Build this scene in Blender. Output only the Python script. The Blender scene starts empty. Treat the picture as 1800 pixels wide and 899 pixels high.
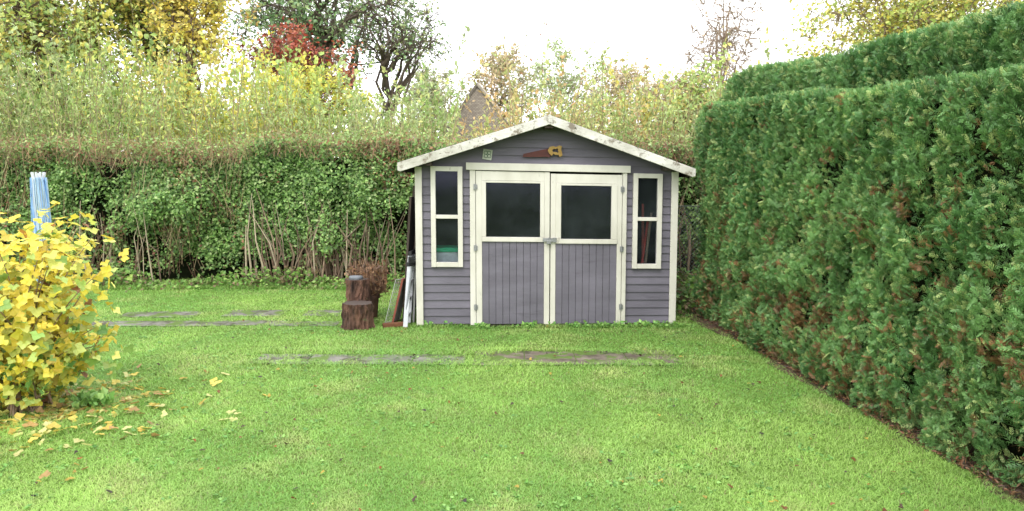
import bpy, math, random
import numpy as np
from mathutils import Vector, Matrix
rng=np.random.default_rng(7); random.seed(7)
scene=bpy.context.scene
FK=1.0

def lin(h,k=1.0):
    h=h.lstrip('#'); c=[int(h[i:i+2],16)/255 for i in (0,2,4)]
    return np.array([(x/12.92 if x<=.04045 else ((x+.055)/1.055)**2.4)*k for x in c])

# ---------- noise ----------
def _h(ix,iy,iz,s):
    h=(ix*374761393+iy*668265263+iz*1103515245+s*12345677)&0xffffffff
    h=((h^(h>>13))*1274126177)&0xffffffff
    return ((h^(h>>16))&0xffff)/65535.0
def vnoise(p,s=0):
    p=np.asarray(p,float); i=np.floor(p).astype(np.int64); f=p-i; f=f*f*(3-2*f)
    r=0
    for dx in (0,1):
        for dy in (0,1):
            for dz in (0,1):
                w=(f[:,0] if dx else 1-f[:,0])*(f[:,1] if dy else 1-f[:,1])*(f[:,2] if dz else 1-f[:,2])
                r=r+w*_h(i[:,0]+dx,i[:,1]+dy,i[:,2]+dz,s)
    return r*2-1
def fbm(p,sc=1.0,s=0,o=3):
    p=np.asarray(p,float)*sc; a=1;r=0;t=0
    for k in range(o):
        r=r+a*vnoise(p+k*17.3,s+k); t+=a; a*=.5; p=p*2.03
    return r/t
def xyz(x,y,z=0):
    x=np.asarray(x,float); return np.stack([x,np.broadcast_to(y,x.shape),np.broadcast_to(z,x.shape)],1)
def gh(x,y):
    x=np.atleast_1d(np.asarray(x,float)); y=np.broadcast_to(np.asarray(y,float),x.shape)
    return 0.022*fbm(xyz(x,y),.7,3,2)*np.clip((9.5-np.abs(y-3))/3,0,1)
def norm(v): return v/np.maximum(np.linalg.norm(v,axis=1,keepdims=True),1e-9)
def runit(n): return norm(rng.normal(size=(n,3)))

# ---------- mesh buffer ----------
class Buf:
    def __init__(s): s.v=[];s.f=[];s.c=[];s.col=[];s.n=0
    def add(s,v,f,c,col=None):
        v=np.asarray(v,float).reshape(-1,3)
        s.v.append(v); s.f.append(np.asarray(f,int)+s.n); s.c.append(np.asarray(c,int))
        if col is None: col=np.ones((len(v),3))
        s.col.append(np.broadcast_to(col,(len(v),3))); s.n+=len(v)
    def box(s,x0,x1,y0,y1,z0,z1,col=None):
        v=[(x0,y0,z0),(x1,y0,z0),(x1,y1,z0),(x0,y1,z0),(x0,y0,z1),(x1,y0,z1),(x1,y1,z1),(x0,y1,z1)]
        s.add(v,[0,3,2,1,4,5,6,7,0,1,5,4,1,2,6,5,2,3,7,6,3,0,4,7],[4]*6,col)
    def obox(s,a,b,w,d,col=None,up=(0,0,1)):
        a=Vector(a);b=Vector(b);t=(b-a).normalized();u=Vector(up)
        x=t.cross(u)
        if x.length<1e-3: x=t.cross(Vector((0,1,0)))
        x.normalize(); y=x.cross(t).normalized()
        v=[]
        for p in (a,b):
            for sx,sy in ((-1,-1),(1,-1),(1,1),(-1,1)):
                v.append(tuple(p+x*sx*w/2+y*sy*d/2))
        s.add(v,[0,3,2,1,4,5,6,7,0,1,5,4,1,2,6,5,2,3,7,6,3,0,4,7],[4]*6,col)
    def poly(s,pts2,y0,y1,col=None):
        n=len(pts2)
        v=[(x,y0,z) for x,z in pts2]+[(x,y1,z) for x,z in pts2]
        f=list(range(n))+list(range(2*n-1,n-1,-1)); c=[n,n]
        for i in range(n):
            j=(i+1)%n; f+=[i,i+n,j+n,j]; c.append(4)
        s.add(v,f,c,col)
    def scatter(s,tv,tf,P,X,Y,Z,S,C,tint=None):
        tv=np.asarray(tv,float); M=len(P); N=len(tv)
        S=np.broadcast_to(np.asarray(S,float).reshape(-1,1) if np.ndim(S)<2 else S,(M,3)) if np.ndim(S)>0 else np.full((M,3),float(S))
        v=P[:,None,:]+(tv[None,:,0,None]*(X*S[:,0:1])[:,None,:]+tv[None,:,1,None]*(Y*S[:,1:2])[:,None,:]+tv[None,:,2,None]*(Z*S[:,2:3])[:,None,:])
        flat=np.concatenate([np.array(q) for q in tf]); cnt=np.array([len(q) for q in tf])
        f=(flat[None,:]+np.arange(M)[:,None]*N).ravel()
        col=np.repeat(C,N,axis=0)
        if tint is not None: col=col*np.tile(np.asarray(tint),(M,1)) if np.ndim(tint)>1 else col*np.tile(tint,M)[:,None]
        s.add(v.reshape(-1,3),f,np.tile(cnt,M),col)
    def sticks(s,A,B,ra,rb,C,sides=4):
        A=np.asarray(A,float).reshape(-1,3);B=np.asarray(B,float).reshape(-1,3);M=len(A)
        if M==0: return
        ra=np.broadcast_to(ra,(M,));rb=np.broadcast_to(rb,(M,))
        t=norm(B-A); ref=np.where(np.abs(t[:,2:3])>.9,np.array([[1.,0,0]]),np.array([[0,0,1.]]))
        x=norm(np.cross(t,ref)); y=np.cross(t,x)
        v=np.zeros((M,2*sides,3))
        for k in range(sides):
            a=2*math.pi*k/sides; d=x*math.cos(a)+y*math.sin(a)
            v[:,k]=A+d*ra[:,None]; v[:,sides+k]=B+d*rb[:,None]
        fl=[]
        for k in range(sides):
            j=(k+1)%sides; fl+=[k,j,sides+j,sides+k]
        f=(np.array(fl)[None]+np.arange(M)[:,None]*2*sides).ravel()
        C=np.broadcast_to(C,(M,3))
        s.add(v.reshape(-1,3),f,np.full(M*sides,4),np.repeat(C,2*sides,axis=0))
    def build(s,name,mat,parent=None,origin=(0,0,0),xf=None,bevel=0,smooth=False):
        v=np.concatenate(s.v)-np.asarray(origin,float)
        if xf is not None: v=xf(v)
        f=np.concatenate(s.f);c=np.concatenate(s.c)
        me=bpy.data.meshes.new(name)
        me.vertices.add(len(v)); me.vertices.foreach_set('co',v.astype(np.float32).ravel())
        me.loops.add(len(f)); me.loops.foreach_set('vertex_index',f.astype(np.int32))
        me.polygons.add(len(c)); st=np.concatenate([[0],np.cumsum(c)[:-1]]).astype(np.int32)
        me.polygons.foreach_set('loop_start',st)
        try: me.polygons.foreach_set('loop_total',c.astype(np.int32))
        except Exception: pass
        me.update(calc_edges=True)
        a=me.attributes.new('Col','FLOAT_COLOR','POINT')
        cc=np.ones((len(v),4),np.float32); cc[:,:3]=np.concatenate(s.col); a.data.foreach_set('color',cc.ravel())
        me.polygons.foreach_set('use_smooth',np.full(len(c),bool(smooth)))
        me.materials.append(mat)
        ob=bpy.data.objects.new(name,me); scene.collection.objects.link(ob)
        if parent is not None: ob.parent=parent
        else: ob.location=origin
        if bevel:
            m=ob.modifiers.new('bevel','BEVEL'); m.width=bevel; m.segments=2; m.limit_method='ANGLE'
        return ob
def tag(ob,label,cat,group=None,kind=None):
    if label: ob['label']=label
    if cat: ob['category']=cat
    if group: ob['group']=group
    if kind: ob['kind']=kind
    return ob
def empty(name,label,cat,loc,group=None,rz=0):
    e=bpy.data.objects.new(name,None); e.location=loc; e.rotation_euler=(0,0,rz); e.empty_display_size=.2
    scene.collection.objects.link(e); return tag(e,label,cat,group)

# ---------- materials ----------
def newmat(n):
    m=bpy.data.materials.new(n); m.use_nodes=True; nt=m.node_tree; nt.nodes.clear()
    o=nt.nodes.new('ShaderNodeOutputMaterial'); return m,nt,o
def noise_node(nt,scale,stretch=(1,1,1),detail=6,rough=.6,off=0):
    tc=nt.nodes.new('ShaderNodeTexCoord'); mp=nt.nodes.new('ShaderNodeMapping'); mp.inputs['Scale'].default_value=stretch
    mp.inputs['Location'].default_value=(off,off,off)
    n=nt.nodes.new('ShaderNodeTexNoise'); n.inputs['Scale'].default_value=scale; n.inputs['Detail'].default_value=detail; n.inputs['Roughness'].default_value=rough
    nt.links.new(tc.outputs['Object'],mp.inputs[0]); nt.links.new(mp.outputs[0],n.inputs['Vector']); return n.outputs['Fac']
def ramp(nt,fac,a,b,ca,cb):
    r=nt.nodes.new('ShaderNodeValToRGB'); r.color_ramp.elements[0].position=a; r.color_ramp.elements[1].position=b
    r.color_ramp.elements[0].color=(*ca,1); r.color_ramp.elements[1].color=(*cb,1); nt.links.new(fac,r.inputs[0]); return r.outputs[0]
def mixc(nt,fac,a,b,mode='MIX'):
    m=nt.nodes.new('ShaderNodeMix'); m.data_type='RGBA'; m.blend_type=mode
    for sock,val in ((m.inputs[0],fac),(m.inputs[6],a),(m.inputs[7],b)):
        if isinstance(val,bpy.types.NodeSocket): nt.links.new(val,sock)
        elif sock==m.inputs[0]: sock.default_value=val
        else: sock.default_value=(*val,1)
    return m.outputs[2]
def surf(name,ca,cb,scale=5,stretch=(1,1,1),rp=(.35,.65),rough=.7,rough2=None,bump=0,bscale=None,spots=None,attr=False,spec=.4,metal=0):
    m,nt,o=newmat(name); b=nt.nodes.new('ShaderNodeBsdfPrincipled')
    f=noise_node(nt,scale,stretch); c=ramp(nt,f,*rp,ca,cb)
    if spots:
        for k,(cs,ss,st,lo,hi) in enumerate(spots):
            g=noise_node(nt,ss,st,8,.65,off=3.1*(k+1)); fr=ramp(nt,g,lo,hi,(0,0,0),(1,1,1)); c=mixc(nt,fr,c,cs)
    if attr:
        a=nt.nodes.new('ShaderNodeAttribute'); a.attribute_name='Col'; c=mixc(nt,1.0,c,a.outputs['Color'],'MULTIPLY')
    nt.links.new(c,b.inputs['Base Color'])
    b.inputs['Roughness'].default_value=rough; b.inputs['Specular IOR Level'].default_value=spec; b.inputs['Metallic'].default_value=metal
    if rough2 is not None:
        g=noise_node(nt,scale*.6,stretch,3,.5,7.7); fr=ramp(nt,g,.4,.6,(rough,)*3,(rough2,)*3); nt.links.new(fr,b.inputs['Roughness'])
    if bump:
        bn=nt.nodes.new('ShaderNodeBump'); bn.inputs['Strength'].default_value=bump; bn.inputs['Distance'].default_value=.02
        g=noise_node(nt,bscale or scale*2,stretch,8,.65); nt.links.new(g,bn.inputs['Height']); nt.links.new(bn.outputs[0],b.inputs['Normal'])
    nt.links.new(b.outputs[0],o.inputs[0]); return m
def leafmat(name,trans=.3,rough=.5,spec=.35,var=(.75,1.2)):
    m,nt,o=newmat(name); b=nt.nodes.new('ShaderNodeBsdfPrincipled'); t=nt.nodes.new('ShaderNodeBsdfTranslucent'); mx=nt.nodes.new('ShaderNodeMixShader')
    a=nt.nodes.new('ShaderNodeAttribute'); a.attribute_name='Col'
    f=noise_node(nt,3,(1,1,1),5); r=ramp(nt,f,.3,.7,(var[0],)*3,(var[1],)*3); c=mixc(nt,1.0,a.outputs['Color'],r,'MULTIPLY')
    nt.links.new(c,b.inputs['Base Color']); nt.links.new(c,t.inputs[0]); b.inputs['Roughness'].default_value=rough; b.inputs['Specular IOR Level'].default_value=spec
    mx.inputs[0].default_value=trans; nt.links.new(b.outputs[0],mx.inputs[1]); nt.links.new(t.outputs[0],mx.inputs[2]); nt.links.new(mx.outputs[0],o.inputs[0]); return m
M_leaf=leafmat('foliage',.32,.45,.45); M_thuja=leafmat('conifer_foliage',.2,.45,.5); M_grass=leafmat('grass_blades',.35,.45,.45,(.85,1.12))
M_twig=surf('twigs',(.8,.8,.8),(1.2,1.2,1.2),8,attr=True,rough=.85)
M_core=surf('hedge_shade',(.008,.01,.005),(.02,.024,.012),6,rough=1,spec=0)  # near-black colour stands in for the shade deep inside the hedges
M_cream=surf('cream_paint',lin('#dcd7c9',.74),lin('#efeadf',.78),3,(1,1,.5),rough=.5,bump=.15,bscale=30,spots=[(lin('#8c8570',.8),14,(1,1,.4),.64,.78)])
GK=.84
M_gray=surf('gray_paint',lin('#64606a',GK),lin('#78737f',GK),2.5,(.5,1,2),rough=.6,bump=.2,bscale=25,attr=True,spots=[(lin('#4a464e',GK),9,(.3,1,2),.6,.8)])
M_peel=surf('peeling_white_paint',lin('#c4c0b4',.8),lin('#e8e4dc',.88),3,(1,1,1),rough=.75,bump=.5,bscale=30,spots=[(lin('#94897a',.75),7,(1,1,1),.53,.60),(lin('#5a5444',.7),16,(1,1,1),.61,.65)])
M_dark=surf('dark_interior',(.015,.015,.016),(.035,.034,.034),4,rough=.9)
M_felt=surf('roofing_felt',(.025,.025,.025),(.06,.06,.05),12,rough=.95,bump=.5,spots=[(lin('#4c5a2a',.6),5,(1,1,1),.55,.65)])
M_oldwood=surf('old_wood',(.03,.022,.017),(.085,.065,.05),6,(3,3,.3),rough=.9,bump=.5)
M_metal=surf('galvanised_metal',(.2,.2,.2),(.35,.35,.36),20,rough=.45,metal=.6)
M_alu=surf('aluminium',(.42,.43,.45),(.52,.53,.55),9,rough=.4,metal=.35)
def glass():
    m,nt,o=newmat('window_glass'); g=nt.nodes.new('ShaderNodeBsdfGlossy'); t=nt.nodes.new('ShaderNodeBsdfTransparent'); d=nt.nodes.new('ShaderNodeBsdfDiffuse')
    mx=nt.nodes.new('ShaderNodeMixShader'); m2=nt.nodes.new('ShaderNodeMixShader'); g.inputs['Roughness'].default_value=.08; g.inputs[0].default_value=(.5,.48,.72,1)
    t.inputs[0].default_value=(.82,.85,.87,1); d.inputs[0].default_value=(.12,.14,.155,1)
    fr=nt.nodes.new('ShaderNodeFresnel'); fr.inputs[0].default_value=1.33
    f=noise_node(nt,2.2,(1,1,1),9,.7); r=ramp(nt,f,.40,.75,(.03,.03,.03),(.17,.17,.17))  # patchy grey diffuse layer paints soft reflections onto the panes
    nt.links.new(r,m2.inputs[0]); nt.links.new(t.outputs[0],m2.inputs[1]); nt.links.new(d.outputs[0],m2.inputs[2])
    nt.links.new(fr.outputs[0],mx.inputs[0]); nt.links.new(m2.outputs[0],mx.inputs[1]); nt.links.new(g.outputs[0],mx.inputs[2]); nt.links.new(mx.outputs[0],o.inputs[0]); return m
M_glass=glass()
def plain(n,c,rough=.6,metal=0): return surf(n,np.array(c)*.85,np.array(c)*1.1,10,rough=rough,metal=metal)

# ---------- templates ----------
T_leaf=([(0,0,0),(.34,.45,.07),(0,1,-.03),(-.34,.45,.07)],[(0,1,2,3)])
T_slim=([(0,0,0),(.16,.45,.04),(0,1,-.06),(-.16,.45,.04)],[(0,1,2,3)])
def frond():
    v=[];f=[];t=[]
    def rh(bx,by,ex,ey,w,z0,z1,t0,t1):
        dx,dy=ex-bx,ey-by; L=math.hypot(dx,dy); nx,ny=-dy/L*w,dx/L*w; n=len(v); mx,my=bx+dx*.55,by+dy*.55
        v.extend([(bx,by,z0),(mx+nx,my+ny,(z0+z1)/2),(ex,ey,z1),(mx-nx,my-ny,(z0+z1)/2)]); f.append((n,n+1,n+2,n+3)); t.extend([t0,(t0+t1)/2,t1,(t0+t1)/2])
    rh(0,0,0,1,.045,0,-.2,.65,1.25)
    for y,l in ((.12,.36),(.36,.38),(.6,.32),(.8,.2)):
        for s in (-1,1): rh(0,y,s*l*.55,y+l*.85,.048,-.2*y*y,-.2*y*y-.12*(1 if s>0 else -.6),.7,1.25)
    return v,f,np.array(t)
FV,FF,FT=frond()
def currant():
    ang=[-90,-50,-20,8,30,62,90,118,150,172,200,230]; r=[.08,.42,.5,.62,.44,.5,.72,.5,.44,.62,.5,.42]
    v=[(0,.42,-.03)]
    for a,q in zip(ang,r):
        x=math.cos(math.radians(a))*q; y=.42+math.sin(math.radians(a))*q*.85; v.append((x,y,.1*abs(x)+(.04 if q<.5 else -.03)))
    n=len(ang); f=[(0,1+i,1+(i+1)%n) for i in range(n)]; return v,f
CV,CF=currant()
def frames(Nn,rollref=None):
    M=len(Nn); r=runit(M) if rollref is None else rollref
    X=norm(np.cross(Nn,r)); Y=np.cross(Nn,X); return X,Y
def pick(cols,M,jit=.15,w=None):
    cols=np.array(cols); i=rng.choice(len(cols),M,p=w); c=cols[i]*(1+rng.normal(size=(M,1))*jit)
    return np.clip(c,.003,.85)
def L(*hs,k=None):
    k=FK if k is None else k
    return [lin(h,k) for h in hs]

# =====================================================  GROUND
def edge(y): return 2.53-(y-3.5)*.068
xs=np.unique(np.concatenate([[-400,-150,-60,-30,-18,-12],np.arange(-9,5.01,.12),[6,8,12,20,40,80,200,400]]))
ys=np.unique(np.concatenate([[-300,-100,-30,-10,-3,0],np.arange(1.5,13,.12),[14,16,20,30,50,90,200,500]]))
XX,YY=np.meshgrid(xs,ys); P=xyz(XX.ravel(),YY.ravel()); P[:,2]=gh(P[:,0],P[:,1]); nx=len(xs); ny=len(ys)
i=np.arange(nx-1)[None]+np.arange(ny-1)[:,None]*nx; i=i.ravel()
b=Buf(); b.add(P,np.stack([i,i+1,i+1+nx,i+nx],1).ravel(),np.full(len(i),4))
M_ground=surf('lawn_soil',lin('#6c8840',.65),lin('#88aa50',.7),1.2,rp=(.3,.7),rough=.95,bump=.5,bscale=60,spec=.1,spots=[(lin('#827c50',.55),3,(1,1,1),.6,.75),(lin('#56602c',.6),30,(1,1,1),.5,.7)])
tag(b.build('ground',M_ground,smooth=True),'grassy garden ground reaching beyond the hedges',None,kind='structure')

slabs=[(-2.3,-.42,6.36,6.74),(-.35,1.50,6.32,6.88),(-4.9,-1.95,8.06,8.36),(-4.7,-3.75,8.58,9.0),(-3.45,-2.75,8.64,9.05),(-2.5,-1.95,8.64,9.05)]
def slabmask(x,y):
    r=np.zeros(len(x)); n=fbm(xyz(x,y*1.6),2.0,11,4); n4=fbm(xyz(x,y),7,12,3)
    for k,(a,bx,c,d) in enumerate(slabs):
        dd=np.minimum(np.minimum(x-a,bx-x)/1.5,np.minimum(y-c,d-y))+n*.26+n4*.15-.03
        r=np.maximum(r,((dd>.06)&(x>a)&(x<bx)&(y>c+.01)&(y<d-.01)).astype(float))
    return r
def strip(name,mat,rs,label,zoff=.008):
    bb=Buf()
    for (a,bx,c,d) in rs:
        gx=np.linspace(a,bx,max(3,int((bx-a)/.12))); gy=np.linspace(c,d,5); A,B=np.meshgrid(gx,gy); p=xyz(A.ravel(),B.ravel()); p[:,2]=gh(p[:,0],p[:,1])+zoff
        n=len(gx); q=(np.arange(n-1)[None]+np.arange(4)[:,None]*n).ravel(); bb.add(p,np.stack([q,q+1,q+1+n,q+n],1).ravel(),np.full(len(q),4))
    return tag(bb.build(name,mat,smooth=True),label,None,kind='structure')
MOSS=(lin('#6c8838',.6),4.2,(1,1,1),.50,.54)
M_slab=surf('wet_concrete',lin('#6d6a62',.6),lin('#9b988e',.65),4,rough=.4,rough2=.85,bump=.4,bscale=25,spots=[(lin('#5c5a44',.6),6,(1,1,1),.5,.6),MOSS])
M_slabb=surf('wet_brown_paving',lin('#6a5c50',.65),lin('#968a7c',.7),5,rough=.3,rough2=.8,bump=.4,bscale=25,spots=[(lin('#54503e',.65),7,(1,1,1),.5,.62),MOSS])
def joints(rs,w=.45):
    out=[]
    for (a,bx,c,d) in rs:
        n=max(1,round((bx-a)/w)); s=(bx-a)/n
        for k in range(n): out.append((a+k*s+.004,a+(k+1)*s-.004,c+random.uniform(-.02,.02),d+random.uniform(-.03,.02)))
    return out
strip('paving_path',M_slab,joints([slabs[0]]+slabs[2:]),'grey wet concrete slabs sunk in the lawn')
strip('paving_path',M_slabb,joints([slabs[1]]),'brown wet paving slabs in front of the shed')
b=Buf(); yy=np.arange(1.5,9.4,.06); e0=edge(yy)+.0+.12*fbm(xyz(yy,0),2.5,5,3)-.08*np.clip((yy-7.0)/1.2,0,1)
rows=[]
for t in (0,.2,1): 
    x=e0+(1.0)*t; z=gh(x,yy)+.006+.03*(t>.1); rows.append(xyz(x,yy,0)); rows[-1][:,2]=z
p=np.concatenate(rows); n=len(yy); q=(np.arange(n-1)[None]+np.arange(2)[:,None]*n).ravel(); b.add(p,np.stack([q,q+n,q+n+1,q+1],1).ravel(),np.full(len(q),4))
M_soil=surf('soil_litter',lin('#3a2c20',.8),lin('#6a5242',.8),9,rough=.95,bump=.8,bscale=40,spots=[(lin('#8a6a50',.8),40,(1,1,1),.58,.66)])
tag(b.build('soil',M_soil),'bare brown soil strip littered with needles',None,kind='structure')

# =====================================================  GRASS
SH=(.385,8.14); 
def grass():
    n=560000
    y=3.2+ (rng.random(n)**1.5)*8.6
    x=(rng.random(n)*2-1)*(y*.72+.5)
    n_=fbm(xyz(x,y),.9,21,4); n2=fbm(xyz(x,y),5,22,3); n3=fbm(xyz(x,y),2.3,25,3)
    keep=(x<edge(y)+.14*n2+.0+rng.random(n)**3*.12)&(slabmask(x,y)<.5)
    keep&=~((x>-1.02)&(x<1.78)&(y>8.12))
    keep&=(n2>-.62)|(rng.random(n)<.35)
    d=np.hypot(x+3.5,y-5.1); keep&=(d>.35)|(rng.random(n)<.25)
    x=x[keep];y=y[keep];n_=n_[keep];n2=n2[keep];n3=n3[keep];M=len(x)
    h=(.012+.009*rng.random(M))*(1+.3*n_+.25*n3)*(1+ .05*(y-3))
    w=.0023+.0012*rng.random(M)+.0006*(y-3)
    near=((np.abs(y-8.06)<.1)&(x>-1.1)&(x<1.9)); h=np.where(near,h*2.1,h)
    nb=(np.hypot(x+3.4,y-5.05)<.75); h=np.where(nb,h*2,h)
    sl=(((np.abs(y-6.34)<.08)|(np.abs(y-6.80)<.12))&(x>-2.4)&(x<1.6)); h=np.where(sl,h*1.7,h)
    hb=(y>10.9); h=np.where(hb,h*2.4,h)
    ex=np.clip(1-(edge(y)-x)/.12,0,1); h=h*(1+.6*ex)
    az=rng.random(M)*2*math.pi; lean=.8+1.2*rng.random(M)
    X=np.stack([np.cos(az),np.sin(az),0*az],1); side=np.stack([-np.sin(az),np.cos(az),0*az],1)
    P=xyz(x,y); P[:,2]=gh(x,y)-.001
    K=.93
    A=lin('#acd06c',K);B=lin('#8abb5a',K);D=lin('#c0cd80',K);E=lin('#b8a880',.65)
    t=np.clip(.55+n_*1.5+rng.normal(size=M)*.15,0,1)[:,None]
    C=A*t+B*(1-t); t2=np.clip((n2*.5-n_*.4+n3*.8-.08)*1.1+rng.normal(size=M)*.1,0,1)[:,None]; C=C*(1-t2)+D*t2
    dry=(rng.random(M)<.03+.09*np.clip(n2+n3*.5,0,1)); C[dry]=E
    C=C*(1+rng.normal(size=(M,1))*.09)*(1+.12*n3[:,None])
    C=np.clip(C,.01,.85)
    bb=Buf()
    tv=[(-.5,0,0),(.5,0,0),(.35,.35,.6),(-.35,.35,.6),(0,1,.85)]
    S=np.stack([w,h*lean,h],1)
    bb.scatter(tv,[(0,1,2,3),(3,2,4)],P,X,side,np.tile([0,0,1.],(M,1)),S,C,np.array([.85,.85,1,1,1.05]))
    K=1900; cx=rng.uniform(-5,2.2,K); cy=3.3+rng.random(K)**1.2*8; k=(slabmask(cx,cy)<.5)&(cx<edge(cy)-.2)&~((cx>-1.1)&(cx<1.85)&(cy>8.05))&(fbm(xyz(cx,cy),1.1,71,2)+rng.random(K)*.5>.1); cx=cx[k];cy=cy[k]
    per=7; px=np.repeat(cx,per)+rng.normal(size=len(cx)*per)*.014; py=np.repeat(cy,per)+rng.normal(size=len(cx)*per)*.014; m=len(px)
    N=norm(rng.normal(size=(m,3))*.35+np.array([0,0,1])); Xa,Ya=frames(N); P=xyz(px,py); P[:,2]=gh(px,py)+.012
    bb.scatter(T_leaf[0],T_leaf[1],P,Xa,Ya,N,rng.uniform(.012,.034,m),pick(L('#78a850','#90bc64','#66944c'),m,.12))
    return bb.build('lawn_grass',M_grass)
tag(grass(),'mown green lawn with yellowish patches and weeds',None,kind='stuff')

b=Buf(); 
n1=760; a=rng.random(n1)*6.28; r=np.abs(rng.normal(size=n1))*.45+.15
n2_=420
fx=np.concatenate([-3.4+np.cos(a)*r*1.2,rng.uniform(-5,2.3,n2_)]); fy=np.concatenate([4.98+np.sin(a)*r,3.3+rng.random(n2_)**1.3*5]); m=len(fx)
P=xyz(fx,fy); P[:,2]=gh(fx,fy)+.022; N=norm(rng.normal(size=(m,3))*.3+np.array([0,0,1])); X,Y=frames(N)
C=pick(L('#e6d068','#d4b858','#bc9860','#dcd890',k=.85),m,.12); C[n1:]=pick(L('#b06a38','#8a5a38','#cdb050','#5a4434','#463c30',k=.7),m-n1,.15)
sz=np.concatenate([rng.uniform(.04,.08,n1),rng.uniform(.012,.036,m-n1)]); b.scatter(CV,CF,P,X,Y,N,sz,C)
tag(b.build('fallen_leaves',M_leaf),'yellow and brown leaves scattered on the lawn',None,kind='stuff')
b=Buf(); m=5000; ly=rng.uniform(2.6,9.2,m); lx=edge(ly)+.04+np.abs(rng.normal(size=m))*.15-.05; P=xyz(lx,ly);P[:,2]=gh(lx,ly)+.02+.02*rng.random(m)
N=norm(rng.normal(size=(m,3))*.4+np.array([0,0,1])); X,Y=frames(N); b.scatter(T_slim[0],T_slim[1],P,X,Y,N,rng.uniform(.02,.05,m),pick(L('#9a6a4c','#6a5444','#a7815e','#4a3c30',k=.7),m,.2))
tag(b.build('needle_litter',M_leaf),'brown dead conifer needles under the hedge',None,kind='stuff')

# =====================================================  THUJA HEDGES
def thuja(label,y0,y1,facef,topf,thick,n,zmin=0,size=.1,dens_y=None,browns=True,seed=0,endface=True):
    e=empty('hedge',label,'hedge',(facef(np.array([y0]))[0]+thick/2,(y0+y1)/2,0),'clipped conifer hedges'); org=np.array(e.location)
    bb=Buf()
    y=y0+(y1-y0)*rng.random(n)
    if dens_y: y=dens_y(rng.random(n))
    z=zmin+rng.random(n)*(topf(y)-zmin)
    yn=y+z*.12
    a1=fbm(np.stack([yn*2.4,z*1.3,0*y+seed],1),1,31+seed,2); a2=fbm(np.stack([yn*9.5,z*3.6,0*y+seed],1),1,5+seed,2)
    keep=(a2>-.28)|(rng.random(n)<.22); y=y[keep];z=z[keep];a1=a1[keep];a2=a2[keep]; n=len(y)
    bp=.07*a1+.14*a2
    topc=np.clip((z-(topf(y)-.12))/.12,0,1)
    x=facef(y)+.05*np.clip(1-z/.3,0,1)**1.5-bp+.07*topc**2+rng.random(n)**1.6*.11
    P=np.stack([x,y,z],1); Nn=np.tile([-1.,0,.15],(n,1)); Nn[:,2]+=topc*.8
    nt_=int(n*.18); yt=y0+(y1-y0)*rng.random(nt_)
    if dens_y: yt=dens_y(rng.random(nt_))
    xt=facef(yt)+.02+rng.random(nt_)**1.4*thick*.9
    Pt=np.stack([xt,yt,topf(yt)+.04*fbm(np.stack([xt*3,yt*6,0*xt],1),1,9,2)-rng.random(nt_)*.06],1); Nt=np.tile([-.3,0,1.],(nt_,1))
    parts=[(P,Nn),(Pt,Nt)]
    if endface:
        ne=int(n*.10); 
        for yy_,sg in ((y1,1),(y0,-1)):
            ze=zmin+rng.random(ne)*(float(topf(np.array([yy_]))[0])-zmin); xe=facef(np.full(ne,yy_))+rng.random(ne)*thick
            Pe=np.stack([xe,yy_+sg*(.1*fbm(np.stack([xe*3,ze*2,0*xe],1),1,7,2)+.02),ze],1); parts.append((Pe,np.tile([0,sg*1.,.15],(ne,1))))
    P=np.concatenate([a for a,_ in parts]); Nn=np.concatenate([c for _,c in parts]); M=len(P)
    upz=np.where(rng.random(M)<.3,-.35,.62)
    up=np.zeros((M,3)); up[:,2]=upz
    D=norm(Nn*.6+rng.normal(size=(M,3))*.36+up)
    W=norm(rng.normal(size=(M,3))*.5+np.array([0,0,1.])+Nn*.1)
    Xa=norm(np.cross(D,np.cross(D,W)))
    mixv=(rng.random(M)<.5)[:,None]; Xb=norm(np.cross(D,W)); Xa=np.where(mixv,Xb,Xa)
    Za=np.cross(Xa,D)
    cl=fbm(P,2.2,41+seed,3)
    K=.80
    G1=lin('#84b068',K);G2=lin('#5f9050',K);G3=lin('#b4c87c',K)
    t=np.clip(.5+cl*1.2+rng.normal(size=M)*.22,0,1)[:,None]; C=G1*t+G2*(1-t)
    yl=(rng.random(M)<.16)[:,None]; C=np.where(yl,G3,C)
    if browns:
        low=np.clip(1.3-P[:,2]/1.5,0.05,1); br=(fbm(P,9,51,2)*.75+rng.random(M)*.55+low*.33)>.80
        C[br]=pick(L('#a07850','#ac8058','#86704c','#947c50',k=.75),int(br.sum()),.15)
    C=np.clip(C*(1+rng.normal(size=(M,1))*.14),.004,.8)
    S=size*rng.uniform(.6,1.35,M)
    base=P-D*(S*.55)[:,None]
    bb.scatter(FV,FF,base,Xa,D,Za,S,C,FT)
    bb.build('foliage',M_thuja,e,org)
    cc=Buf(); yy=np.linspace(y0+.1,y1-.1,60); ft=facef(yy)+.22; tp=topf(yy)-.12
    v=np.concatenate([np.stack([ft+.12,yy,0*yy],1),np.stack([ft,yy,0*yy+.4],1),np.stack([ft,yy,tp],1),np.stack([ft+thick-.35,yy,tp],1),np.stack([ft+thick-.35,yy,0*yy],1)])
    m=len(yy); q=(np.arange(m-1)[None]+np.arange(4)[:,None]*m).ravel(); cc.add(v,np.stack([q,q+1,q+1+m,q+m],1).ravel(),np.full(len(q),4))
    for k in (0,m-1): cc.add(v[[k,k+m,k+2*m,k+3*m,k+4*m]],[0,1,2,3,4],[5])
    cc.build('shade_core',M_core,e,org)  # dark shell, no branches: stops see-through and paints the inner shade
thuja('tall dense clipped green thuja hedge with brown tips',2.0,8.65,lambda y:edge(y)+.03,lambda y:2.14+.0*y+np.clip((y-3.5)/5,0,1)*.34+.02*np.sin(y*2.1),.8,105000,0,.062,dens_y=lambda u:2.0+6.65*(u**.8))
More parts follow.
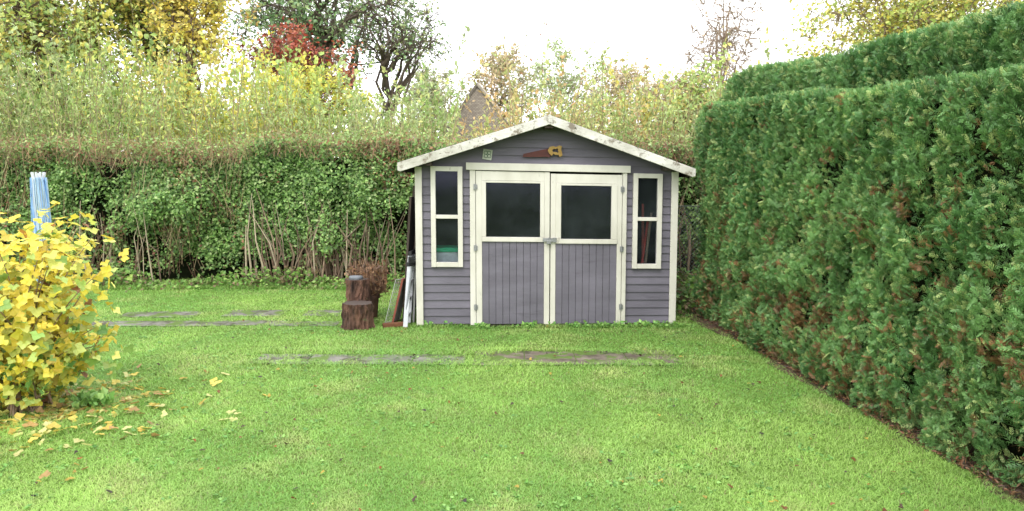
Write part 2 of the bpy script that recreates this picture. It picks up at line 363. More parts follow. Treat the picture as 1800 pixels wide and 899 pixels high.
thuja('taller green thuja hedge behind another hedge',7.2,12.0,lambda y:3.24+0*y,lambda y:2.82+.34*np.clip((y-7.2)/3.2,0,1)-.35*np.clip((y-11.1)/.7,0,1)**2,.9,18000,1.6,.082,browns=False,seed=3)
thuja('taller green thuja hedge behind another hedge',2.5,7.15,lambda y:3.16+0*y,lambda y:2.70+.06*(y-4.6)+.01*np.sin(y*5),.9,24000,1.9,.074,browns=False,seed=6)

# =====================================================  BACK MIXED HEDGE
def mixed_hedge():
    e=empty('hedge','overgrown leafy hedge with brown twiggy top','hedge',(-3,11.8,0)); org=np.array(e.location)
    topf=lambda x: 2.18+.13*fbm(xyz(x,0),1.1,2,4)
    bb=Buf(); n=155000; x=rng.uniform(-10.5,4.2,n); x=np.where((x>-.8)&(x<1.6)&(rng.random(n)<.6),rng.uniform(-10.5,-1,n),x)
    z=rng.random(n)**.9*2.35
    top=topf(x)
    g=fbm(np.stack([x*.8,z*1.2,0*x],1),1,61,3)+.35*fbm(np.stack([x*4,z*3,0*x],1),1,66,2)
    g=g-.38*np.exp(-((x+2.9)/1.1)**2)*np.clip(1.7-z,0,1)
    pk=np.clip(.66+g*1.8,.08,1)*np.clip((z+.45)/.9,.4,1)
    k=(z<top)&(rng.random(n)<pk); x=x[k];z=z[k];top=top[k];g=g[k];M=len(x)
    y=11.5-.40*fbm(np.stack([x*1.8,z*1.6,0*x],1),1,62,3)-.1*np.sin(np.clip(z/2.2,0,1)*3.1)+rng.random(M)**1.4*.36
    P=np.stack([x,y,z],1); N=norm(rng.normal(size=(M,3))*.6+np.array([0,-.7,.6])); X,Y=frames(N)
    C=pick(L('#84a85c','#9cc06c','#6c9050','#b4c888','#5c8048'),M,.18,[.3,.25,.2,.13,.12])
    f=fbm(P,1.1,63,3); dn=top-z; ftop=fbm(xyz(x,0),1.6,68,2)
    br=(np.clip((.36+.3*ftop-dn)/.34,0,1)*.42+np.clip(f,0,1)*.9+np.clip(.4-z,0,1)*.2)>rng.random(M)*1.1+.08
    C[br]=pick(L('#8f8058','#a8785c','#7c6c50','#a8a068','#98644c'),int(br.sum()),.15)
    bb.scatter(T_leaf[0],T_leaf[1],P,X,Y,N,rng.uniform(.03,.075,M),C*.92)
    m=11000; x=rng.uniform(-10.5,4.2,m); P=np.stack([x,rng.uniform(11.3,12.4,m),topf(x)+rng.normal(size=m)*.08],1); N=norm(rng.normal(size=(m,3))*.7+np.array([0,0,1.])); X,Y=frames(N)
    bb.scatter(T_leaf[0],T_leaf[1],P,X,Y,N,rng.uniform(.04,.07,m),pick(L('#8c8058','#88a45c','#a08460','#98b46c','#98b46c'),m,.15))
    bb.build('foliage',M_leaf,e,org)
    s=Buf(); m=4600
    A=np.stack([rng.uniform(-10.5,4.2,m),rng.uniform(11.3,11.85,m),rng.uniform(0,1.9,m)],1); kk=fbm(A,.7,64,2)>-.05; A=A[kk]; m=len(A)
    B=A+np.stack([rng.normal(size=m)*.12,rng.normal(size=m)*.08-.03,rng.uniform(.15,.5,m)],1)
    B[:,2]=np.minimum(B[:,2],2.3)
    s.sticks(A,B,.004,.002,pick(L('#8a7458','#7a5a48','#a09070','#5a4a3c',k=.95),m,.2),3)
    m=230; A=np.stack([np.concatenate([rng.uniform(-10.5,4.2,m-100),rng.normal(size=100)*.8-2.9]),rng.uniform(11.25,11.8,m),np.zeros(m)],1); kk=(fbm(A,.8,65,2)>.1)|(np.abs(A[:,0]+2.9)<1.1); A=A[kk]; m=len(A); B=A+np.stack([rng.normal(size=m)*.09,rng.normal(size=m)*.04,rng.uniform(.4,.8,m)],1); Cc=B+np.stack([rng.normal(size=m)*.2,rng.normal(size=m)*.05,rng.uniform(.3,.8,m)],1)
    r0=rng.uniform(.007,.021,m); cc=pick(L('#8f7a66','#75604f','#a89a82',k=.85),m,.2); s.sticks(A,B,r0,r0*.7,cc,6); s.sticks(B,Cc,r0*.7,r0*.3,cc,5)
    m=3400; A=np.stack([rng.uniform(-10.5,4.2,m),rng.uniform(11.2,12.2,m),np.zeros(m)],1); A[:,2]=topf(A[:,0])-rng.random(m)**.7*.3; B=A+np.stack([rng.normal(size=m)*.09,rng.normal(size=m)*.05,rng.uniform(.06,.28,m)],1)
    s.sticks(A,B,.0035,.002,pick(L('#90705a','#a07c64','#6c5646','#90805c'),m,.2),3)
    s.build('branches',M_twig,e,org)
    c=Buf(); c.box(-10.5,4.3,11.98,12.4,0,1.98); c.build('shade_core',M_core,e,org)  # plain dark box painted as the shade behind leaves and stems
mixed_hedge()

b=Buf(); m=10000; x=rng.uniform(-8.5,3.2,m); y=11.35-np.abs(rng.normal(size=m))*.22; P=xyz(x,y);P[:,2]=rng.random(m)**2*.22*(1+fbm(xyz(x,0),1.5,8,2)); N=norm(rng.normal(size=(m,3))*.6+np.array([0,-.4,.8]));X,Y=frames(N)
b.scatter(T_leaf[0],T_leaf[1],P,X,Y,N,rng.uniform(.03,.08,m),pick(L('#7fa84c','#6a9440','#98b860','#8a7858',k=.85),m,.15))
m=2500; y=rng.uniform(8.6,10.9,m); x=rng.uniform(1.95,3.2,m); P=xyz(x,y);P[:,2]=rng.random(m)**1.5*.35; N=norm(rng.normal(size=(m,3))*.6+np.array([0,-.4,.8]));X,Y=frames(N)
b.scatter(T_leaf[0],T_leaf[1],P,X,Y,N,rng.uniform(.04,.09,m),pick(L('#7fa84c','#5a8440','#6c7848','#8a7858',k=.9),m,.15))
cxs=rng.uniform(-1.0,2.0,34); m=34*16; x=np.repeat(cxs,16)+rng.normal(size=m)*.035; y=8.04+rng.normal(size=m)*.03; P=xyz(x,y);P[:,2]=gh(x,y)+rng.random(m)*.05; N=norm(rng.normal(size=(m,3))*.6+np.array([0,-.5,.8]));X,Y=frames(N)
b.scatter(T_leaf[0],T_leaf[1],P,X,Y,N,rng.uniform(.02,.055,m),pick(L('#7fa84c','#6a9c48','#98c068'),m,.15))
tag(b.build('weeds',M_leaf),'low leafy weeds along the hedge foot',None,kind='stuff')

# =====================================================  WILD SHRUBS behind hedge
def shrub(label,x0,x1,y,ns,h0,h1,cols,ls,slim=True,lp=42,name='shrub',wcol=None,spread=.16):
    cx=(x0+x1)/2; e=empty(name,label,'shrub',(cx,y,0),'wild shrubs growing behind the hedge'); org=np.array(e.location)
    s=Buf(); l=Buf()
    bx=rng.uniform(x0,x1,ns); by=y+rng.normal(size=ns)*.45; H=rng.uniform(h0,h1,ns)*(1+.12*fbm(xyz(bx,0),1.1,77,2)); tall=rng.random(ns)<.16; H=np.where(tall,H*1.2,H)
    ax=rng.normal(size=ns)*spread; ay=rng.normal(size=ns)*spread; cv=rng.normal(size=(ns,2))*.12
    def pt(k,t):
        h=H[k]*t; return np.stack([bx[k]+ax[k]*h+cv[k,0]*t*t*h, by[k]+ay[k]*h+cv[k,1]*t*t*h, h],1)
    K=np.arange(ns); ts=np.linspace(0,1,6)
    for a,c in zip(ts[:-1],ts[1:]):
        s.sticks(pt(K,np.full(ns,a)),pt(K,np.full(ns,c)),.010*(1-a)+.003,.010*(1-c)+.003,pick(L('#a09070','#8a7a60','#98a068'),ns,.1),4)
    s.build('branches',M_twig,e,org)
    K=np.repeat(np.arange(ns),lp); t=rng.uniform(.42,1.0,len(K)); M=len(K)
    P=pt(K,t)+rng.normal(size=(M,3))*np.array([.05,.05,.02])*(1.6-t)[:,None]
    D=norm(rng.normal(size=(M,3))*.7+np.array([0,0,.7])); N=norm(np.cross(D,runit(M))); N=N*np.sign(N[:,2:3]+1e-6); X=np.cross(D,N)
    sc=rng.choice(len(cols),ns,p=wcol); C=np.array(cols)[sc][K]; r=rng.random(M)<.3; C[r]=pick(cols,int(r.sum()),0,wcol); C=np.clip(C*(1+rng.normal(size=(M,1))*.16),.01,.85)
    T=T_slim if slim else T_leaf
    l.scatter(T[0],T[1],P,X,D,N,ls*rng.uniform(.6,1.3,M),C); l.build('foliage',M_leaf,e,org)
Lg=L('#a4bc74','#b8c888','#8ca860','#c8cc84','#b0bc8c'); Lg0=L('#98b068','#acbc84','#809c58','#bcc47c'); Ly=L('#dcd068','#c4cc74','#a0b868','#e4d67c'); Lo=L('#bcc480','#d8c888','#a8b870','#ccac7c')
for k,(x0,x1,y,h0,h1,cols) in enumerate([(-11.5,-9.3,13.2,2.7,3.8,Lg0),(-9.4,-7.4,13.3,2.7,3.7,Lg0),(-7.6,-5.6,13.1,2.7,3.5,Ly[1:3]+Lg[:3]),(-5.8,-4.0,13.3,2.6,3.5,Ly[1:]+Lg[:2]),(-4.2,-2.2,13.2,2.4,3.4,Lg),(-2.4,-1.15,13.3,2.3,3.1,Lg),(-1.15,0.0,13.4,2.05,2.5,Lo),(0.1,1.4,13.4,2.3,3.1,Lo),(1.2,2.8,13.2,2.4,3.3,Lo+Lg),(2.6,4.6,13.3,2.5,3.5,Lg)]):
    shrub('wild leafy shrub with upright shoots behind hedge',x0,x1,y,int(52*(x1-x0)),h0,h1,cols,.088,True,46,spread=.09)
for k,(x0,x1,y,h0,h1,cols) in enumerate([(-13.5,-9.8,15.5,3.4,5.0,Lg0+L('#c4bc60')),(-9.8,-7.8,15.3,3.2,4.5,Lg0+Ly[1:3]),(-7.8,-6.4,15.3,3.2,4.4,Ly),(-6.2,-3.9,15.2,3.0,4.1,L('#e4d864','#d0d068','#b8c86c','#a4bc68')),(-3.6,-1.5,16,2.6,3.7,Lg),(-1.4,-.1,16,2.1,2.5,Lo),(0.2,2.8,16.5,2.6,3.7,Lo),(2.6,6,16,2.9,3.9,Ly+Lg)]):
    shrub('bushy wild shrub in yellow green autumn leaf',x0,x1,y,int(42*(x1-x0)),h0,h1,cols,.11,False,54,spread=.08)
shrub('tall thin sapling shoots with few leaves',-.1,.5,13.2,7,4.0,4.7,L('#b08060','#a0a060'),.08,True,12,name='sapling',spread=.05)

b=Buf(); m=24000; x=rng.uniform(-28,22,m); hh=4.6+.9*fbm(xyz(x,0),.35,91,3)+1.6*np.clip((-x-9)/8,0,1); z=rng.random(m)**.7*hh; y=36+rng.normal(size=m)*1.2
P=np.stack([x,y,z],1); N=norm(rng.normal(size=(m,3))*.6+np.array([0,-.5,.6]));X,Y=frames(N)
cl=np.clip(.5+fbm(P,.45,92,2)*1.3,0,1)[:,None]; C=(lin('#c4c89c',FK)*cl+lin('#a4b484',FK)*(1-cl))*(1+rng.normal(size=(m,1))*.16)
b.scatter(T_leaf[0],T_leaf[1],P,X,Y,N,rng.uniform(.2,.38,m),np.clip(C,.01,.8))
tag(b.build('distant_wood',M_leaf),'far hazy autumn woodland',None,kind='stuff')

# =====================================================  TREES
def tree(label,base,center,radii,ncl,lpc,ls,cols,cs,tr=.18,limbs=10,gap=-.25,seed=0,wcol=None,twigs=5,barkc=None,slim=False,cat='tree',flat=.8):
    barkc=lin('#6a5a4c',.9) if barkc is None else barkc
    e=empty('tree',label,cat,(base[0],base[1],0)); org=np.array(e.location)
    c=np.array(center,float); R=np.array(radii,float); b0=np.array([base[0],base[1],0.])
    s=Buf(); top=c+np.array([0,0,R[2]*.55]); k=10
    ts=np.linspace(0,1,k+1); tk=b0[None]*(1-ts[:,None])+top[None]*ts[:,None]; tk[1:-1,:2]+=rng.normal(size=(k-1,2))*.06*R[0]
    rad=tr*(1-ts*.85); s.sticks(tk[:-1],tk[1:],rad[:-1],rad[1:],barkc,8)
    nodes=[tk[5:]]; 
    for j in range(limbs):
        t0=rng.uniform(.35,.85); st=tk[int(t0*k)]; u=runit(1)[0]; u[2]=abs(u[2])*.7-.1; en=c+u*R*rng.uniform(.65,.9)
        m=7; tt=np.linspace(0,1,m+1)[:,None]; pth=st*(1-tt)+en*tt; pth[:,2]+=(np.sin(tt[:,0]*3.14)*.12*R[2]); pth[1:-1]+=rng.normal(size=(m-1,3))*.045*R.mean()
        rr=tr*.45*(1-tt[:,0]*.85); s.sticks(pth[:-1],pth[1:],rr[:-1],rr[1:],barkc,5); nodes.append(pth[2:])
    nodes=np.concatenate(nodes)
    q=runit(ncl*4)*(rng.random((ncl*4,1))**(1/2.4)); 
    q=q*(1+.28*fbm(q,1.6,seed+5,2))[:,None]
    p=c+q*R; ok=fbm(p,1.4/R.mean()*1.6,seed,2)>gap; p=p[ok][:ncl]
    d=((p[:,None]-nodes[None])**2).sum(2); nn=nodes[d.argmin(1)]
    mid=(p+nn)/2+rng.normal(size=p.shape)*.06*R.mean(); s.sticks(nn,mid,tr*.12,tr*.07,barkc,4); s.sticks(mid,p,tr*.07,.008,barkc,4)
    tA=np.repeat(p,twigs,0); tB=tA+runit(len(tA))*cs*np.array([1.3,1.3,1.1])+np.array([0,0,.2*cs]); s.sticks(tA,tB,.009,.004,barkc,3)
    s.build('trunk',M_twig,e,org)
    M=len(p)*lpc
    if lpc>0:
        K=np.repeat(np.arange(len(p)),lpc); f=rng.random(M)[:,None]; tw=tB.reshape(len(p),twigs,3)[K,rng.integers(0,twigs,M)]
        P=p[K]*(1-f)+tw*f+rng.normal(size=(M,3))*cs*.33*np.array([1,1,flat])
        N=norm(rng.normal(size=(M,3))*.7+np.array([0,-.25,.7]));X,Y=frames(N)
        cc=np.array(cols)[rng.choice(len(cols),len(p),p=wcol)][K]; r=rng.random(M)<.3; cc=cc.copy(); cc[r]=pick(cols,int(r.sum()),0,wcol)
        cc=np.clip(cc*(1+rng.normal(size=(M,1))*.18),.005,.85); l=Buf(); T=T_slim if slim else T_leaf
        l.scatter(T[0],T[1],P,X,Y,N,ls*rng.uniform(.6,1.35,M),cc); l.build('crown',M_leaf,e,org)
tree('large olive green tree turning yellow',(-11.4,18.5),(-11.4,18.5,5.4),(3.4,2.2,3.4),400,50,.115,L('#c4d078','#dcd478','#a8bc6c','#e4cc70','#98b468'),.42,.22,seed=1,gap=-.1)
tree('broad tree with yellow orange autumn leaves',(-9.3,19.5),(-8.9,19.5,6.4),(2.2,1.8,2.3),190,42,.115,L('#d4c474','#c0c878','#a8bc6c','#dcb464','#b0c074'),.4,.15,seed=2,gap=-.1)
tree('slender tree with bright golden yellow leaves',(-7.4,17.2),(-7.3,17.2,5.0),(.85,.9,3.0),160,50,.10,L('#ecd460','#e4cc6c','#f0e084','#d8c464','#c8cc70'),.26,.1,seed=3,limbs=9)
tree('large dark green tree with spreading dark branches',(-6.6,25),(-6.2,25,7.0),(3.2,2.4,2.6),230,34,.13,L('#789868','#8cac70','#6c8c60','#a4b880'),.5,.24,seed=4,limbs=20,gap=-.05,barkc=lin('#5c5046',.9))
tree('broad green tree with spreading branches',(-4.3,24),(-3.8,24,6.2),(1.9,1.7,1.7),110,15,.11,L('#90ac78','#a0b87c','#80a070','#b8bc84'),.5,.15,seed=14,limbs=18,gap=-.1,twigs=7,barkc=lin('#5c5046',.9))
tree('small tree with dark red autumn leaves',(-5.5,20),(-5.6,20,4.75),(1.5,1.2,.95),85,34,.115,L('#a0503f','#b4604c','#884438','#c07c5c'),.32,.10,seed=5,gap=-.02)
tree('bushy bright yellow autumn tree',(-4.6,17.5),(-4.7,17.5,3.35),(1.35,1.2,.85),110,46,.10,L('#e8dc68','#dcd460','#c8cc68','#b4c468'),.28,.1,seed=6)
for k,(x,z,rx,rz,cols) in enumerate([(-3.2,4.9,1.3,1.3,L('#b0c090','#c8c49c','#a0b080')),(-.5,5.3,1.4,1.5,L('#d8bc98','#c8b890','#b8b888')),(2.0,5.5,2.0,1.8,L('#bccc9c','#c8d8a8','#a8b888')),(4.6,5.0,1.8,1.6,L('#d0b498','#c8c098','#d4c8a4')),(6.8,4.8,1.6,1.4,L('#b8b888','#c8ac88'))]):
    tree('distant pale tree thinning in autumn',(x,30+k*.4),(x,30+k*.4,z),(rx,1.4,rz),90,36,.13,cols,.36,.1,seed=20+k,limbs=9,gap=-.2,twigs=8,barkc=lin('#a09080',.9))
tree('nearly bare tree with fine reddish twigs',(5.1,18),(5.0,18,5.0),(.95,.9,2.2),110,3,.07,L('#c0a078','#b8a878','#d0b890'),.42,.055,seed=8,limbs=16,gap=-.6,twigs=9,barkc=lin('#a08c7e',.9))
tree('thinning tree with yellow and green leaves',(8.0,15.5),(8.3,15.5,5.0),(2.6,1.5,1.7),240,50,.095,L('#dccc60','#c0c870','#e8dc80','#a8bc68'),.34,.10,seed=9,limbs=14,gap=-.3,twigs=6,barkc=lin('#8a7a64',.9))
tree('small leafy tree with light green leaves',(4.0,15),(3.9,15,2.9),(1.1,.8,.95),70,50,.10,L('#bccc78','#ccbc80','#a0b868'),.26,.06,seed=10)

# =====================================================  HOUSE
def house():
    loc=(-1.22,25,0); e=empty('house','distant house with steep brown tiled roof','house',loc)
    wall=surf('rendered_wall',lin('#a89c8c',.7),lin('#c0b4a4',.7),3)
    m,nt,o=newmat('roof_tiles'); bs=nt.nodes.new('ShaderNodeBsdfPrincipled'); tc=nt.nodes.new('ShaderNodeTexCoord'); mp=nt.nodes.new('ShaderNodeMapping'); mp.inputs['Rotation'].default_value=(math.radians(90),0,0)
    br=nt.nodes.new('ShaderNodeTexBrick'); br.inputs['Scale'].default_value=5; br.inputs['Color1'].default_value=(*lin('#8c8074',.75),1); br.inputs['Color2'].default_value=(*lin('#a89c8c',.75),1); br.inputs['Mortar'].default_value=(*lin('#5c5048',.6),1); br.inputs['Mortar Size'].default_value=.03
    nt.links.new(tc.outputs['Object'],mp.inputs[0]); nt.links.new(mp.outputs[0],br.inputs[0]); nt.links.new(br.outputs[0],bs.inputs['Base Color']); bs.inputs['Roughness'].default_value=.8; nt.links.new(bs.outputs[0],o.inputs[0])
    b=Buf(); b.box(-1.5,1.9,.6,4.6,0,2.3); w=b.build('wall',wall,e)
    b=Buf(); ap=(0,1.5,5.0); rp=(.5,4.0,4.6)
    v=[(-1.85,.4,2.2),(2.3,.4,2.2),(2.3,4.8,2.2),(-1.85,4.8,2.2),ap,rp]
    b.add(v,[0,1,4, 1,2,5,4, 2,3,5, 3,0,4,5, 0,3,2,1],[3,4,3,4,4]); r=b.build('roof',m,e)
    b=Buf(); b.obox((2.3,.36,2.2),(0,1.46,5.03),.09,.09); b.build('ridge_tiles',surf('ridge',lin('#c0b4a8',.8),lin('#a09488',.8),6),r)
    b=Buf(); b.obox((-1.85,.36,2.2),(0,1.46,5.03),.07,.07); b.build('ridge_tiles',surf('ridge_dark',lin('#80746a',.8),lin('#605850',.8),6),r)
house()

# =====================================================  SHED
sh=empty('garden_shed','grey wooden garden shed with cream trim and double doors','shed',(SH[0],SH[1],0),rz=math.radians(1.8))
def sx(v):
    v=v.copy(); v[:,2]*=(1-.011*v[:,0]); return v
def sxr(v):
    v=sx(v); k=v[:,0]>0; v[k,0]*=.978; return v
SL=.332
def rt(x): return 2.285-SL*abs(x)
W=1.40; DEP=2.3
def wallcells(bb,x0,x1,zb,ztopf,openings,pitch=.088,yo=0,mapf=lambda x,y,z:(x,y,z),zmax=2.3):
    nb=int((zmax-zb)/pitch)+1
    for k in range(nb):
        za=zb+k*pitch; zc=za+pitch; tint=1+random.uniform(-.06,.06)
        zs=[za,zc]+[z for o in openings for z in (o[2],o[3]) if za<z<zc]; zs=sorted(set(zs))
        yf=lambda z:yo-.015*(1-(z-za)/pitch)
        for a,c in zip(zs[:-1],zs[1:]):
            xc=sorted(set([x0,x1]+[x for o in openings for x in o[:2] if o[2]<=a+1e-6 and o[3]>=c-1e-6]))
            for p,q in zip(xc[:-1],xc[1:]):
                mx=(p+q)/2
                if any(o[0]<mx<o[1] and o[2]<=a+1e-6 and o[3]>=c-1e-6 for o in openings): continue
                def clipx(x,z): 
                    lim=ztopf(z); return max(-lim,min(lim,x))
                pa,qa,pc,qc=clipx(p,a),clipx(q,a),clipx(p,c),clipx(q,c)
                if qa-pa<.005: continue
                col=np.array([tint]*3)
                bb.add([mapf(pa,yf(a),a),mapf(qa,yf(a),a),mapf(qc,yf(c),c),mapf(pc,yf(c),c)],[0,1,2,3],[4],col)
                if a==za: bb.add([mapf(pa,yo+.001,a),mapf(qa,yo+.001,a),mapf(qa,yf(a),a),mapf(pa,yf(a),a)],[0,1,2,3],[4],col)
ops=[(-1.235,-.96,.70,1.70),(.98,1.23,.69,1.67),(-.79,.83,0,1.715)]
b=Buf(); lim=lambda z: min(W,max(0,(2.262-z)/SL))
wallcells(b,-W,W,.03,lim,ops)
wallcells(b,-W,W,.03,lim,[],yo=0,mapf=lambda x,y,z:(-x,DEP-y,z))
def sidew(sg):
    wallcells(b,0,DEP,.03,lambda z:9,[],zmax=1.72,mapf=(lambda x,y,z:(-W+y,DEP-x,z)) if sg<0 else (lambda x,y,z:(W-y,x,z)))
sidew(-1); sidew(1)
b.build('wall',M_gray,sh,xf=sx)
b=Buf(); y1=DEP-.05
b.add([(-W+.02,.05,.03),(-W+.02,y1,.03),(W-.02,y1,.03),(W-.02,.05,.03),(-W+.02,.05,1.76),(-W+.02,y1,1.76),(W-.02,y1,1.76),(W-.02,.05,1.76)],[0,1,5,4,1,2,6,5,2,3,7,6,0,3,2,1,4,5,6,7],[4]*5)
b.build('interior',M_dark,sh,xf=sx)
b=Buf(); b.box(-W,W,.02,.08,-.03,.028); b.box(-W,W,DEP-.08,DEP-.02,-.03,.028); b.box(-W+.02,-W+.08,.08,DEP-.08,-.03,.028); b.box(W-.08,W-.02,.08,DEP-.08,-.03,.028); b.build('base_frame',M_oldwood,sh,xf=sx)
for s_ in (-1,1):
    b=Buf(); x0,x1=(-1.44,-1.365) if s_<0 else (1.365,1.44); b.box(x0,x1,-.045,-.022,.02,1.735)
    xo=-1.442 if s_<0 else 1.418; b.box(xo,xo+.024,-.0215,.05,.02,1.73); b.build('corner_post',M_cream,sh,xf=sx,bevel=.003)
def rframe(bb,x0,x1,z0,z1,w,y0,y1,wb=None):
    wb=wb or w
    bb.box(x0,x0+w,y0,y1,z0,z1); bb.box(x1-w,x1,y0,y1,z0,z1); bb.box(x0+w,x1-w,y0+.002,y1,z1-w,z1-.001); bb.box(x0+w,x1-w,y0+.002,y1,z0+.001,z0+wb)
for (x0,x1,z0,z1) in ((-1.27,-.925,.66,1.745),(.943,1.264,.65,1.71)):
    b=Buf(); rframe(b,x0,x1,z0,z1,.052,-.05,.012); zm=1.205; b.box(x0+.052,x1-.052,-.046,.01,zm-.02,zm+.02)
    w=b.build('window',M_cream,sh,xf=sx,bevel=.003)
    b=Buf(); b.box(x0+.045,x1-.045,-.008,-.003,z0+.045,z1-.045); b.build('glass',M_glass,w,xf=sx)
b=Buf(); b.box(-.845,-.785,-.05,.03,.02,1.71); b.box(.825,.872,-.05,.03,.02,1.71); b.box(-.885,.906,-.068,-.022,1.712,1.79); b.build('door_frame',M_cream,sh,xf=sx,bevel=.003)
b=Buf(); b.box(-.84,.87,-.03,.05,-.02,.019); b.build('threshold',M_oldwood,sh,xf=sx)
def door(x0,x1,lo,hi,ulo,uhi,dz,hx,drop):
    b=Buf(); y0,y1=-.052,-.015; ztop=1.70+dz
    b.box(x0,lo,y0,y1,.025,ztop); b.box(hi,x1,y0,y1,.025,ztop)
    b.box(lo,hi,y0+.002,y1,1.60+dz,ztop-.001); b.box(lo,ulo,y0-.006,y1,.99+dz,1.60+dz-.001) if ulo-lo>.01 else None; b.box(uhi,hi,y0-.006,y1,.99+dz,1.60+dz-.001) if hi-uhi>.01 else None
    b.box(lo,hi,y0-.012,y1,.938+dz,.988+dz)
    b.box(ulo,uhi,y0-.004,y1,1.575+dz,1.598+dz)
    d=b.build('door',M_cream,sh,xf=sx,bevel=.003)
    b=Buf(); n=9; pw=(hi-lo)/n
    for k in range(n):
        t=1.06+random.uniform(-.06,.06); b.box(lo+k*pw+.0015,lo+(k+1)*pw-.0015,-.043+random.uniform(-.001,.001),-.02,.03,.937+dz,np.array([t]*3))
    b.build('panel',M_gray,d,xf=sx,bevel=.003)
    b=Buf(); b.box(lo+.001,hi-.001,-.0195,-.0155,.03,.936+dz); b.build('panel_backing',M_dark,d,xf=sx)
    b=Buf(); b.box(ulo-.004,uhi+.004,-.03,-.025,.97+dz,1.585+dz); b.build('glass',M_glass,d,xf=sx)
    for zz in (.22,.87,1.53):
        b=Buf(); b.box(hx-.022,hx-.004,-.062,-.0535,zz-.03,zz+.03); b.box(hx+.004,hx+.02,-.06,-.0535,zz-.025,zz+.025)
        b.sticks([(hx,-.064,zz-.038)],[(hx,-.064,zz+.038)],.006,.006,(1,1,1),8); b.build('hinge',M_metal,d,xf=sx)
    return d
dl=door(-.78,.026,-.715,-.034,-.67,-.078,.004,-.783,0)
dr=door(.036,.82,.092,.768,.15,.702,-.012,.823,0)
b=Buf(); b.box(-.05,.075,-.074,-.066,.945,.985); b.box(.06,.10,-.078,-.066,.94,.99); 
for a in range(7):
    t0=math.pi*a/7; t1=math.pi*(a+1)/7; b.sticks([(.015+.02*math.cos(t0),-.085,.965+.025*math.sin(t0))],[(.015+.02*math.cos(t1),-.085,.965+.025*math.sin(t1))],.004,.004,(1,1,1),6)
b.box(-.01,.04,-.095,-.075,.92,.965); b.build('latch',M_metal,dl,xf=sx,bevel=.002)
# roof
b=Buf(); yb0,yb1=-.235,DEP+.15
for sg in (-1,1):
    xe=1.57*sg
    v=[(0,yb0,2.265),(xe,yb0,rt(1.57)-.02),(xe,yb1,rt(1.57)-.02),(0,yb1,2.265),(0,yb0,2.290),(xe,yb0,rt(1.57)+.005),(xe,yb1,rt(1.57)+.005),(0,yb1,2.290)]
    b.add(v,[0,1,2,3,4,7,6,5,0,4,5,1,1,5,6,2,2,6,7,3],[4]*5)
roof=b.build('roof',M_oldwood,sh,xf=sxr)
b=Buf()
for sg in (-1,1):
    xe=1.59*sg; z2=rt(1.59)
    v=[(0,yb0-.01,2.293),(xe,yb0-.01,z2+.008),(xe,yb1,z2+.008),(0,yb1,2.293),(0,yb0-.01,2.303),(xe,yb0-.01,z2+.018),(xe,yb1,z2+.018),(0,yb1,2.303)]
    b.add(v,[0,1,2,3,4,7,6,5,0,4,5,1,1,5,6,2,2,6,7,3],[4]*5)
b.build('roofing_felt',M_felt,roof,xf=sxr)
for sg in (-1,1):
    for yy0,yy1,nm in ((-.265,-.238,'barge_board'),(DEP+.152,DEP+.18,'barge_board')):
        b=Buf(); xe=1.60*sg; zt=lambda x:2.298-SL*abs(x); h=.098
        pts=[(sg*.002,zt(0)),(xe,zt(1.6)),(xe,zt(1.6)-h*.8),(xe-sg*.03,zt(1.57)-h),(sg*.002,zt(0)-h)]
        if sg>0: pts=pts[::-1]
        b.poly(pts,yy0,yy1); b.build(nm,M_peel,roof,xf=sxr,bevel=.003)
    b=Buf(); b.box(*( (1.572,1.592) if sg>0 else (-1.592,-1.572)),-.236,DEP+.15,rt(1.57)-.085,rt(1.57)-.004); b.build('eave_board',M_oldwood,roof,xf=sxr)
    b=Buf(); b.box(sg*1.28-.035,sg*1.28+.035,-.234,-.02,rt(1.28)-.115,rt(1.28)-.036); b.build('roof_beam',M_oldwood,roof,xf=sx)
b=Buf(); b.box(-.045,.045,-.234,.0,2.165,2.245); b.build('roof_beam',M_oldwood,roof,xf=sx)
b=Buf(); b.poly([(-.01,2.20),(.02,2.20),(.035,2.285),(0,2.306),(-.03,2.285)][::-1],-.272,-.268); b.build('ridge_plate',M_peel,roof,xf=sx)
# saw & plaque
b=Buf(); b.poly([(-.27,1.86),(-.262,1.895),(-.05,1.945),(.03,1.962),(.045,1.90),(.02,1.862),(-.01,1.868)][::-1],-.045,-.035)
sw=b.build('saw',surf('rusty_red',lin('#4a2422',.7),lin('#6a342c',.7),8,rough=.6),None,xf=sx); 
b=Buf(); out=[(.02,1.90),(.0,1.935),(.02,1.975),(.06,1.985),(.09,1.975),(.125,1.995),(.155,1.985),(.145,1.955),(.155,1.92),(.16,1.885),(.13,1.87),(.115,1.895),(.09,1.89),(.06,1.905),(.045,1.88)]
cx,cz=.085,1.938; inn=[(cx+(x-cx)*.42,cz+(z-cz)*.38) for x,z in out]; n=len(out)
v=[(x,-.062,z) for x,z in out]+[(x,-.062,z) for x,z in inn]+[(x,-.03,z) for x,z in out]+[(x,-.03,z) for x,z in inn]; f=[];
for k in range(n):
    j=(k+1)%n; f+=[k,n+k,n+j,j, 2*n+k,2*n+j,3*n+j,3*n+k, k,j,2*n+j,2*n+k, n+j,n+k,3*n+k,3*n+j]
b.add(v,f,[4]*(4*n)); b.build('handle',surf('yellow_wood',lin('#b08840',.65),lin('#ccaa60',.65),6,rough=.6),sw,xf=sx)
sw.location=(SH[0],SH[1],0); sw.rotation_euler=(0,0,math.radians(1.8)); tag(sw,'decorative hand saw with yellow handle on shed gable','saw')
b=Buf(); b.obox((-.66,-.026,1.825),(-.645,-.026,1.935),.10,.014,up=(0,1,0)); pq=b.build('plaque',surf('plaque_enamel',lin('#b8c0b0',.7),lin('#d8dccc',.7),8),None,xf=sx)
b=Buf(); c0=Vector((-.652,-.037,1.88))
